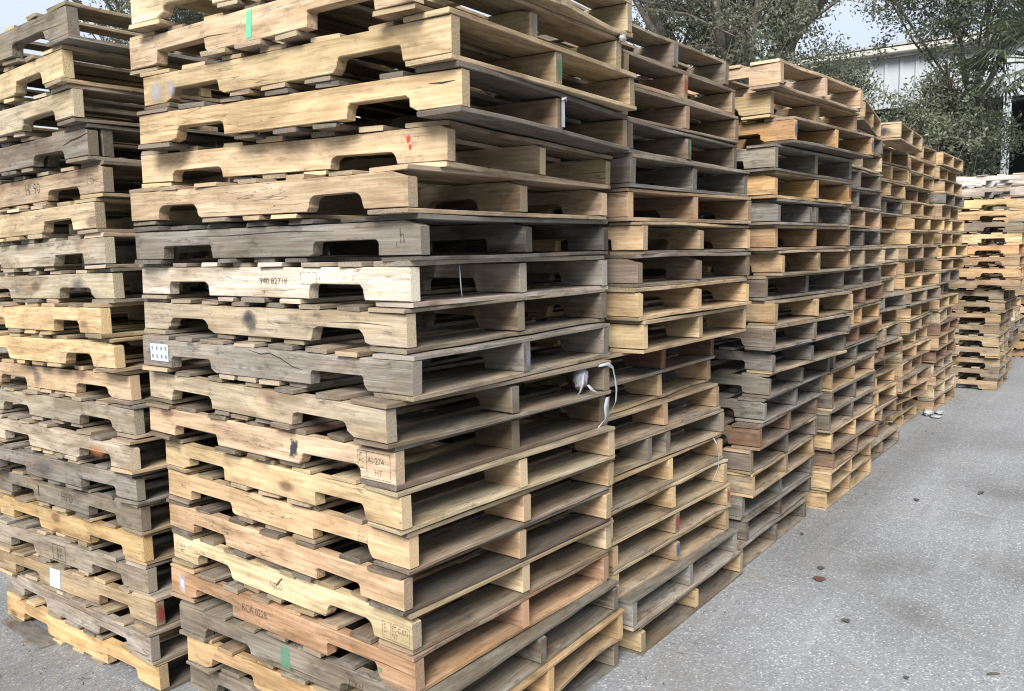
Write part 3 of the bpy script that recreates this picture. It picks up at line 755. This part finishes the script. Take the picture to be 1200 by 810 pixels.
# row
end_paint("B", 2, 1, P_ENDRED); end_paint("B", 4, 1, P_ENDGREEN); end_paint("B", 17, 2, P_ENDRED); end_paint("B", 18, 1, P_ENDBLUE); end_paint("B", 1, 1, P_ENDGREY); end_paint("B", 17, 1, P_ENDRED)
end_paint("C", 3, 0, P_ENDBLUE); end_paint("C", 3, 2, P_ENDBLUE); end_paint("C", 5, 2, P_ENDRED); end_paint("C", 8, 1, P_ENDGREEN); end_paint("C", 18, 1, P_ENDGREY)
side_patch("E", 1, 0.12, 0.06, 0.16, 0.12, P_BLACK); side_patch("E", 1, 0.26, 0.06, 0.14, 0.10, P_BLACK)
side_text("G", 13, 0.15, 0.05, 0.05, "c~", PLASTIC)

# ------------------------------------------------------------------ plastic wrap, straps and litter
def curve_tube(name, pts, radii, mat, sides=6, parent=None, smooth=True):
    V, F = tube(pts, radii, sides)
    k = len(V)
    F = [tuple(f) for f in F] + [tuple(reversed(range(sides))), tuple(range(k-sides, k))]
    me = mesh_from(name, V, F, [mat])
    if smooth:
        for p in me.polygons: p.use_smooth = True
    return link(bpy.data.objects.new(name, me), parent)

def ribbon(name, pts, w, mat, parent=None, side=Vector((1, 0, 0))):
    V = []; F = []
    for i, p in enumerate(pts):
        p = Vector(p); s = side*w*(0.7+0.3*math.sin(i*1.7))
        V += [tuple(p-s/2), tuple(p+s/2)]
    for i in range(len(pts)-1): F.append((2*i, 2*i+1, 2*i+3, 2*i+2))
    me = mesh_from(name, V, F, [mat])
    for p in me.polygons: p.use_smooth = True
    o = link(bpy.data.objects.new(name, me), parent)
    m = o.modifiers.new("thickness", 'SOLIDIFY'); m.thickness = 0.0012
    return o

def crumple(name, center, size, mat, seed, parent=None):
    r = random.Random(seed)
    bm = bmesh.new()
    bmesh.ops.create_icosphere(bm, subdivisions=3, radius=1)
    from mathutils import noise as mnoise
    for v in bm.verts:
        d = v.co.normalized()
        f = 0.72 + 0.5*abs(mnoise.noise(d*2.1+Vector((seed, 0, 0)))) + 0.22*mnoise.noise(d*5.3+Vector((0, seed, 0)))
        v.co = Vector((d.x*size[0], d.y*size[1], d.z*size[2]))*f
    me = bpy.data.meshes.new(name); bm.to_mesh(me); bm.free(); me.materials.append(mat)
    for p in me.polygons: p.use_smooth = True
    o = link(bpy.data.objects.new(name, me), parent); o.location = center
    return o

def mpt(st, i, x, y, z):      # point in a pallet's own frame -> world
    p = {"M": POSE_M, "B": POSE_B}[st][i-1]; c, s = math.cos(p[2]), math.sin(p[2])
    return Vector((p[0]+c*x-s*y, p[1]+s*x+c*y, (20-i)*DZ+z))
wrap = bpy.data.objects.new("plastic_wrap", None); link(wrap); wrap.location = mpt("M", 11, 0.93, 0, 0)
tag(wrap, "torn white plastic wrap knotted round a pallet end of the nearest stack", "plastic wrap")
def wl_(x, y, z, i=11): return mpt("M", i, x, y, z) - wrap.location
crumple("wrap_knot", wl_(0.885, 0.03, 0.072), (0.036, 0.028, 0.044), PLASTIC, 3, wrap)
ribbon("wrap_tail", [wl_(0.86, 0.0, 0.085), wl_(0.85, -0.006, 0.06), wl_(0.835, -0.004, 0.035), wl_(0.83, 0.004, 0.022)], 0.016, PLASTIC, wrap)
ribbon("wrap_tail", [wl_(0.885, 0.0, 0.05), wl_(0.90, -0.005, 0.032), wl_(0.92, -0.006, 0.022), wl_(0.945, -0.004, 0.020)], 0.020, PLASTIC, wrap)
ribbon("wrap_strip", [wl_(0.94, -0.006, 0.108), wl_(0.985, -0.012, 0.110), wl_(1.012, -0.014, 0.095), wl_(1.022, -0.016, 0.06), wl_(1.026, -0.02, 0.02), wl_(1.02, -0.022, -0.02), wl_(0.99, -0.022, -0.055), wl_(0.955, -0.022, -0.075), wl_(0.915, -0.018, -0.10)], 0.016, PLASTIC, wrap, Vector((0.7, 0, 0.7)))
ribbon("wrap_strip", [wl_(0.965, -0.024, 0.0), wl_(0.955, -0.026, -0.03), wl_(0.955, -0.026, -0.06), wl_(0.95, -0.024, -0.085)], 0.034, PLASTIC, wrap)

strap = ribbon("hanging_strap", [mpt("B", 15, 0.90, -0.003, 0.118), mpt("B", 15, 0.925, -0.010, 0.085), mpt("B", 15, 0.935, -0.014, 0.03), mpt("B", 15, 0.925, -0.018, -0.02), mpt("B", 15, 0.89, -0.014, -0.06), mpt("B", 15, 0.87, -0.010, -0.09)], 0.012, PLASTIC)
tag(strap, "thin white strap hanging down the second stack of the row", "strap")
strap2 = ribbon("hanging_strap", [Vector((4.60, -0.02, 1.02)), Vector((4.58, -0.04, 1.0)), Vector((4.59, -0.05, 0.93)), Vector((4.61, -0.05, 0.86)), Vector((4.62, -0.04, 0.80))], 0.03, PLASTIC)
tag(strap2, "curled white strap on the corner of the fifth stack of the row", "strap")
wire = curve_tube("loose_wire", [mpt("M", 8, 0.20, 0.004, 0.104), mpt("M", 8, 0.202, 0.003, 0.06), mpt("M", 8, 0.206, 0.002, 0.018)], [0.0018, 0.0018, 0.0018], PLASTIC)
tag(wire, "thin pale wire hanging in the stamped white pallet's opening", "wire")
clip = bpy.data.objects.new("metal_clip", None); link(clip); clip.location = mpt("M", 4, 0.515, -0.004, 0.02)
tag(clip, "small shiny metal clip on a middle stringer end of the nearest stack", "clip")
v_, f_ = box_verts(-0.007, 0.007, -0.003, 0.0, 0.0, 0.085)
pl = link(bpy.data.objects.new("clip_plate", mesh_from("clip_plate", v_, f_, [METAL])), clip)
curve_tube("clip_hook", [(-0.012, -0.004, 0.075), (0.0, -0.010, 0.082), (0.012, -0.004, 0.075)], [0.003, 0.004, 0.003], METAL, parent=clip)
foil = crumple("foil_scrap", mpt("M", 2, 1.0, -0.01, 0.112), (0.02, 0.014, 0.014), METAL, 9)
tag(foil, "crumpled silver foil scrap at upper right corner of the nearest stack", "scrap")

litter = bpy.data.objects.new("plastic_scrap", None); link(litter); litter.location = (6.82, -0.02, 0)
tag(litter, "white torn plastic scrap on the ground beside the sixth stack", "scrap")
crumple("crumpled_lump", (0, 0, 0.03), (0.07, 0.05, 0.035), PLASTIC, 5, litter)
crumple("crumpled_lump", (0.14, -0.07, 0.018), (0.09, 0.04, 0.02), PLASTIC, 6, litter)
crumple("crumpled_lump", (-0.07, -0.08, 0.014), (0.06, 0.05, 0.016), PLASTIC, 7, litter)

LEAFB = simple_mat("dry_leaf", (0.10, 0.05, 0.03), 0.8, noise=0.3, scale=60)
LEAFD = simple_mat("dark_debris", (0.075, 0.065, 0.055), 0.8, noise=0.3, scale=60)
def dry_leaf(x, y, size, rot, mat, label, slim=0.45):
    V = []; F = []
    n_ = 8
    for i in range(n_+1):
        s = i/n_
        hw = size*slim*math.sin(math.pi*min(1, s*0.97+0.02))**0.8*(1+0.25*math.sin(i*2.4))
        zc = 0.003+0.004*size/0.07*math.sin(math.pi*s)
        V += [(size*(s-0.5), -hw, zc+0.003), (size*(s-0.5), 0, zc), (size*(s-0.5), hw, zc+0.005)]
    for i in range(n_):
        a = 3*i; F += [(a, a+1, a+4, a+3), (a+1, a+2, a+5, a+4)]
    o = link(bpy.data.objects.new("dry_leaf", mesh_from("dry_leaf", V, F, [mat])))
    o.location = (x, y, gz(x, y)); o.rotation_euler = (0, 0, rot)
    m = o.modifiers.new("thickness", 'SOLIDIFY'); m.thickness = 0.001
    tag(o, label, "leaf", "dry leaves on the concrete")
dry_leaf(2.361, -0.342, 0.062, 0.3, LEAFB, "largest red-brown dry leaf lying on the open concrete")
dry_leaf(2.507, -0.308, 0.048, 0.1, LEAFD, "dark dry leaf just behind the red-brown leaf", 0.35)
dry_leaf(1.966, -0.566, 0.038, 0.8, LEAFD, "small dark leaf in the middle of the concrete")
dry_leaf(3.958, -0.463, 0.05, 0.5, LEAFD, "small dark leaf far out beside the fourth stack", 0.3)
dry_leaf(1.598, -0.874, 0.022, 0.2, LEAFD, "tiny dark fleck near the bottom edge of the concrete")
dry_leaf(1.801, -1.128, 0.05, -0.9, LEAFD, "thin dark twig-like leaf at the lower right corner", 0.12)
dry_leaf(2.953, -0.078, 0.035, 0.3, LEAFD, "small dark leaf close to the foot of the third stack", 0.3)
dry_leaf(4.33, -0.768, 0.09, -0.2, LEAFD, "long thin dark leaf far right on the concrete", 0.15)
dry_leaf(-0.30, 1.95, 0.05, 0.9, simple_mat("tan_leaf", (0.22, 0.15, 0.07), 0.8, noise=0.3, scale=60), "tan leaf on the ground before the far-left stack")

# splinters and grit swept against the foot of the stacks: too many to count
rs_ = np.random.RandomState(3)
cv = []; cf = []
for q in range(420):
    if q < 300: px_ = rs_.uniform(0.3, 8.0); py2 = -0.03-abs(rs_.normal(0, 0.10))
    else: px_ = -0.06-abs(rs_.normal(0, 0.12)); py2 = rs_.uniform(1.3, 2.7)
    a_ = rs_.uniform(0, 6.28); ln_ = rs_.uniform(0.006, 0.035); wd_ = rs_.uniform(0.0015, 0.004); hh = rs_.uniform(0.0015, 0.004)
    ca, sa = math.cos(a_), math.sin(a_); zb = gz(px_, py2)+0.0005
    k0 = len(cv)
    for (lx, ly) in ((-ln_/2, -wd_), (ln_/2, -wd_*0.3), (ln_/2, wd_*0.3), (-ln_/2, wd_)): cv.append((px_+ca*lx-sa*ly, py2+sa*lx+ca*ly, zb))
    for (lx, ly) in ((-ln_/2, 0), (ln_/2, 0)): cv.append((px_+ca*lx-sa*ly, py2+sa*lx+ca*ly, zb+hh))
    cf += [(k0, k0+1, k0+5, k0+4), (k0+2, k0+3, k0+4, k0+5), (k0+1, k0+2, k0+5), (k0+3, k0, k0+4)]
chips = link(bpy.data.objects.new("wood_splinters", mesh_from("wood_splinters", cv, cf, [simple_mat("splinter_wood", (0.17, 0.145, 0.12), 0.9, noise=0.6, scale=7)])))
tag(chips, "small wood splinters scattered along the foot of the stacks", "splinters", kind="stuff")

# flat loose plank under the left edge of the far-left stack
loose = put("loose_plank", NARROW[2], None, (-0.005, 2.47, gz(0, 2.4)+0.001), math.radians(-94), albedo((124, 117, 106)), 0.8)
loose.scale = (0.42, 0.8, 0.6)
tag(loose, "flat loose plank on the ground beside the far-left stack", "plank")

# ------------------------------------------------------------------ the shed in the background
WHITE_STEEL = simple_mat("white_steel_siding", (0.44, 0.47, 0.50), 0.45, 0.0, noise=0.05, scale=3)
TRIM = simple_mat("weathered_trim", (0.52, 0.50, 0.45), 0.7, noise=0.2, scale=6)
SHED_DARK = simple_mat("dark_shed_wall", (0.035, 0.036, 0.04), 0.8, noise=0.3, scale=4)
ROOFM = simple_mat("roof_sheet", (0.38, 0.39, 0.40), 0.5, 0.3, noise=0.15, scale=5)
shed = bpy.data.objects.new("metal_shed", None); link(shed); shed.location = (18, 0, 0)
tag(shed, "white metal shed with open dark bay behind the trees", "shed")
Y0, Y1 = -9.0, 9.0
# siding: ribbed panels
pw = 0.9
y = Y0
while y < Y1-0.01:
    V = []; F = []
    prof = []
    for k in range(3):
        b0 = y+k*0.3
        prof += [(b0, 0), (b0+0.20, 0), (b0+0.23, -0.03), (b0+0.27, -0.03)]
    prof.append((y+0.895, 0))
    for (yy, xx) in prof: V += [(xx, yy, 4.40), (xx, yy, 5.42)]
    V2 = [(0.05, vv[1], vv[2]) for vv in V]
    nP = len(prof); V += V2
    for k in range(nP-1):
        F.append((2*k, 2*k+2, 2*k+3, 2*k+1)); o2 = 2*nP
        F.append((o2+2*k, o2+2*k+1, o2+2*k+3, o2+2*k+2))
        F.append((2*k, o2+2*k, o2+2*k+2, 2*k+2)); F.append((2*k+1, 2*k+3, o2+2*k+3, o2+2*k+1))
    link(bpy.data.objects.new("siding_panel", mesh_from("siding_panel", V, F, [WHITE_STEEL])), shed)
    y += pw
box_obj("eave_trim", (-0.14, 0.12, Y0-0.3, Y1+0.3, 5.425, 5.58), TRIM, shed, 0.01)
box_obj("gutter", (-0.30, -0.145, Y0-0.3, Y1+0.3, 5.47, 5.60), TRIM, shed, 0.02)
box_obj("header_beam", (0.06, 0.28, Y0, Y1, 4.32, 4.55), SHED_DARK, shed, 0.01)
rv = [(-0.32, Y0-0.4, 5.61), (-0.32, Y1+0.4, 5.61), (11, Y1+0.4, 7.0), (11, Y0-0.4, 7.0)]
rv += [(a, b, c+0.06) for a, b, c in rv]
link(bpy.data.objects.new("roof", mesh_from("roof", rv, [(3, 2, 1, 0), (4, 5, 6, 7), (0, 1, 5, 4), (1, 2, 6, 5), (2, 3, 7, 6), (3, 0, 4, 7)], [ROOFM])), shed)
for py_ in (-6.3, -2.8, 0.68, 4.2, 7.7):
    v, f = box_verts(-0.02, 0.10, py_-0.05, py_+0.05, 0, 4.39)
    v2, f2 = box_verts(-0.05, -0.022, py_-0.07, py_-0.035, 0, 4.38)
    v3, f3 = box_verts(-0.05, -0.022, py_+0.035, py_+0.07, 0, 4.38)
    vv = v+v2+v3; ff = f+[tuple(q+8 for q in g) for g in f2]+[tuple(q+16 for q in g) for g in f3]
    link(bpy.data.objects.new("post", mesh_from("post", vv, ff, [WHITE_STEEL])), shed)
box_obj("back_wall", (8.9, 9.1, Y0, Y1, 0, 6.4), SHED_DARK, shed)
box_obj("side_wall", (0.3, 8.88, Y0-0.1, Y0+0.05, 0, 5.5), SHED_DARK, shed)
box_obj("side_wall", (0.3, 8.88, Y1-0.05, Y1+0.1, 0, 5.5), SHED_DARK, shed)

# ------------------------------------------------------------------ trees
def leaf_material(name, c0, c1, trans=0.25):
    m, n, l, b = new_mat(name)
    tcx = n.new("ShaderNodeTexCoord")
    nx = N(n, "ShaderNodeTexNoise", Scale=3.0, Detail=8.0, Roughness=0.8); l.new(tcx.outputs["Object"], nx.inputs["Vector"])
    wn_ = N(n, "ShaderNodeTexWhiteNoise"); 
    sc = N(n, "ShaderNodeVectorMath", operation='SCALE'); sc.inputs["Scale"].default_value = 18.0
    fl = N(n, "ShaderNodeVectorMath", operation='FLOOR')
    l.new(tcx.outputs["Object"], sc.inputs[0]); l.new(sc.outputs[0], fl.inputs[0]); l.new(fl.outputs[0], wn_.inputs["Vector"])
    mixn = N(n, "ShaderNodeMath", operation='MULTIPLY_ADD'); mixn.inputs[1].default_value = 0.5
    hv = N(n, "ShaderNodeMath", operation='MULTIPLY'); hv.inputs[1].default_value = 0.5
    l.new(nx.outputs["Fac"], hv.inputs[0]); l.new(wn_.outputs["Value"], mixn.inputs[0]); l.new(hv.outputs[0], mixn.inputs[2])
    r = ramp(n, [(0.15, c0), (0.75, c1)])
    l.new(mixn.outputs[0], r.inputs["Fac"]); l.new(r.outputs["Color"], b.inputs["Base Color"])
    b.inputs["Roughness"].default_value = 0.42
    tr = n.new("ShaderNodeBsdfTranslucent"); l.new(r.outputs["Color"], tr.inputs["Color"])
    ms = n.new("ShaderNodeMixShader"); ms.inputs[0].default_value = trans
    l.new(b.outputs[0], ms.inputs[1]); l.new(tr.outputs[0], ms.inputs[2])
    l.new(ms.outputs[0], n["Material Output"].inputs["Surface"])
    return m
OAKLEAF = leaf_material("oak_leaf", (0.105, 0.120, 0.085), (0.25, 0.27, 0.185), 0.38)
PALMLEAF = leaf_material("palm_leaf", (0.055, 0.075, 0.045), (0.15, 0.175, 0.115), 0.25)
BARK = simple_mat("oak_bark", (0.16, 0.14, 0.12), 0.9, noise=0.4, scale=14, bump=0.6)
PBARK = simple_mat("palm_bark", (0.15, 0.12, 0.10), 0.9, noise=0.4, scale=16, bump=0.6)

def leaf_cloud(centers, radius, per, size, rs):
    """diamond leaves scattered round each twig centre"""
    C_ = np.repeat(np.asarray(centers), per, axis=0)
    n_ = len(C_)
    d = rs.normal(size=(n_, 3)); d /= np.linalg.norm(d, axis=1)[:, None]
    C_ = C_ + d*(radius*rs.random(n_)[:, None]**0.6)*np.array([1, 1, 0.8])
    a = rs.normal(size=(n_, 3)); a[:, 2] -= 0.3; a /= np.linalg.norm(a, axis=1)[:, None]
    b = np.cross(a, rs.normal(size=(n_, 3))); b /= np.linalg.norm(b, axis=1)[:, None]
    s = size*(0.6+0.8*rs.random(n_))[:, None]
    V = np.stack([C_-a*s*0.5, C_+b*s*0.23, C_+a*s*0.5, C_-b*s*0.23], 1).reshape(-1, 3)
    F = np.arange(n_*4).reshape(-1, 4)
    return V, F

def oak(name, base, height, crown_c, crown_r, label, seed, limbs=8, per=38, clump=0.24, size=0.085, droop=0.0, twigs=7, trunk_r=0.24):
    rs = np.random.RandomState(seed); r = random.Random(seed)
    root = bpy.data.objects.new(name, None); link(root); root.location = base
    tag(root, label, "tree", "trees behind the pallets")
    B = Vector(base); cc = Vector(crown_c)-B
    V = []; F = []
    def add(path, rad, sides=6):
        v, f = tube(path, rad, sides); k = len(V); V.extend(v); F.extend([tuple(q+k for q in g) for g in f])
    fork = Vector((cc.x*0.15, cc.y*0.15, height*0.34))
    add([(0, 0, -0.1), (0.03, 0.02, fork.z*0.5), tuple(fork)], [trunk_r*1.25, trunk_r, trunk_r*0.85], 8)
    cent = []
    for li in range(limbs):
        u = rs.normal(size=3); u /= np.linalg.norm(u); u[2] = u[2]*0.8+0.15
        end = cc + Vector((u[0]*crown_r[0], u[1]*crown_r[1], u[2]*crown_r[2]))*r.uniform(0.45, 0.75)
        mid = fork.lerp(end, 0.5) + Vector((r.uniform(-.4, .4), r.uniform(-.4, .4), r.uniform(0.1, 0.6)))
        add([tuple(fork), tuple(mid), tuple(end)], [trunk_r*0.55, trunk_r*0.33, trunk_r*0.16])
        for bi in range(6):
            s = r.uniform(0.3, 1.0)
            st = mid.lerp(end, s) if r.random() < 0.75 else fork.lerp(mid, 0.5+0.5*s)
            u = Vector(rs.normal(size=3)).normalized()
            tgt = cc + Vector((u.x*crown_r[0], u.y*crown_r[1], u.z*crown_r[2]))*r.uniform(0.6, 1.0)
            dirn = (tgt-st); ln = min(dirn.length, r.uniform(1.0, 2.4)); dirn.normalize()
            e2 = st + dirn*ln - Vector((0, 0, droop*r.uniform(0.1, 1.0)))
            m2 = st.lerp(e2, 0.5) + Vector((0, 0, 0.12+0.2*droop))
            add([tuple(st), tuple(m2), tuple(e2)], [trunk_r*0.15, trunk_r*0.09, trunk_r*0.04], 5)
            for ti in range(twigs):
                q = r.uniform(0.25, 1.0)
                s3 = st.lerp(m2, q*2) if q < 0.5 else m2.lerp(e2, q*2-1)
                u = Vector(rs.normal(size=3)).normalized()
                e3 = s3 + u*r.uniform(0.25, 0.75) - Vector((0, 0, droop*0.3*r.random()))
                add([tuple(s3), tuple(e3)], [trunk_r*0.04, trunk_r*0.015], 4)
                cent.append(tuple(e3)); 
                if r.random() < 0.7: cent.append(tuple(s3.lerp(e3, 0.55)))
    me = mesh_from("trunk", V, F, [BARK])
    for p in me.polygons: p.use_smooth = True
    link(bpy.data.objects.new("trunk", me), root)
    LV, LF = leaf_cloud(cent, clump, per, size, rs)
    cr = link(bpy.data.objects.new("crown", fast_mesh("crown", LV, LF, OAKLEAF)), root)
    cr["kind"] = "stuff"
    return root

oak("oak_tree", (12.6, 3.9, 0), 7.0, (11.9, 3.9, 6.5), (4.2, 3.9, 3.1), "big oak with dense grey-green crown rising behind the row", 4, limbs=17, per=34, twigs=8, size=0.062, trunk_r=0.2)
oak("oak_tree", (14.6, 1.1, 0), 4.6, (13.6, 0.95, 3.7), (1.5, 0.85, 1.3), "oak with drooping branches over the dark shed bay", 8, limbs=8, per=42, twigs=7, droop=0.6, clump=0.22, size=0.058, trunk_r=0.10)
oak("oak_tree", (14.4, 3.0, 0), 5.2, (13.5, 2.85, 4.1), (0.9, 0.55, 1.2), "slim oak screening the left end of the white shed", 33, limbs=6, per=36, twigs=6, droop=0.4, clump=0.22, size=0.058, trunk_r=0.07)
oak("oak_tree", (13.9, 1.9, 0), 3.6, (13.2, 1.55, 2.75), (1.3, 0.75, 0.9), "low bushy oak half hiding the dark shed bay", 18, limbs=7, per=42, twigs=7, droop=0.4, clump=0.22, size=0.058, trunk_r=0.08)
oak("oak_tree", (15.4, 0.9, 0), 11.0, (13.6, 0.9, 6.2), (2.4, 3.0, 1.3), "tall oak with leafy sprays against the sky above the shed", 25, limbs=14, per=40, twigs=7, droop=0.5, clump=0.24, size=0.058, trunk_r=0.05)
oak("oak_tree", (9.2, 13.6, 0), 7.0, (7.2, 11.4, 6.6), (4.8, 4.2, 2.6), "oak crown rising behind the far-left stack", 12, limbs=17, per=44, twigs=8, size=0.062, trunk_r=0.16)

def palm(base, h, label):
    r = random.Random(77)
    root = bpy.data.objects.new("palm_tree", None); link(root); root.location = base
    tag(root, label, "palm tree")
    n_ = 16
    path = [(0.04*math.sin(i*0.4), 0.02*i/n_, h*i/n_) for i in range(n_+1)]
    V, F = tube(path, [0.10+0.02*(i % 2)+0.02*(i/n_) for i in range(n_+1)], 10)
    link(bpy.data.objects.new("trunk", mesh_from("trunk", V, F, [PBARK])), root)
    for k in range(30):
        az = k*2.39996 + r.uniform(-.2, .2); el = math.radians(r.uniform(-35, 75))
        d = Vector((math.cos(az)*math.cos(el), math.sin(az)*math.cos(el), math.sin(el)))
        sidev = d.cross(Vector((0, 0, 1))); sidev.normalize(); nrm = sidev.cross(d)
        st = Vector((0, 0, h)); pl_ = r.uniform(0.45, 0.8); hub = st + d*pl_
        V, F = tube([tuple(st), tuple(st.lerp(hub, 0.5)+Vector((0, 0, 0.03))), tuple(hub)], [0.018, 0.014, 0.01], 4)
        nl = 26
        for q in range(nl):
            a = (q/(nl-1)-0.5)*math.radians(230)
            dd = (d*math.cos(a) + sidev*math.sin(a)).normalized()
            ln = r.uniform(0.6, 0.8)*(0.75+0.25*math.cos(a))
            wv_ = dd.cross(nrm).normalized()*0.017
            p1 = hub + dd*ln*0.5 + nrm*0.03; p2 = hub + dd*ln - Vector((0, 0, r.uniform(0.03, 0.22)))
            b = len(V)
            V += [tuple(hub), tuple(p1-wv_), tuple(p2), tuple(p1+wv_)]
            F.append((b, b+1, b+2, b+3))
        link(bpy.data.objects.new("frond", mesh_from("frond", V, F, [PALMLEAF])), root)
palm((13.1, -0.30, 0), 4.1, "fan palm with spiky fronds at the right edge by the shed")
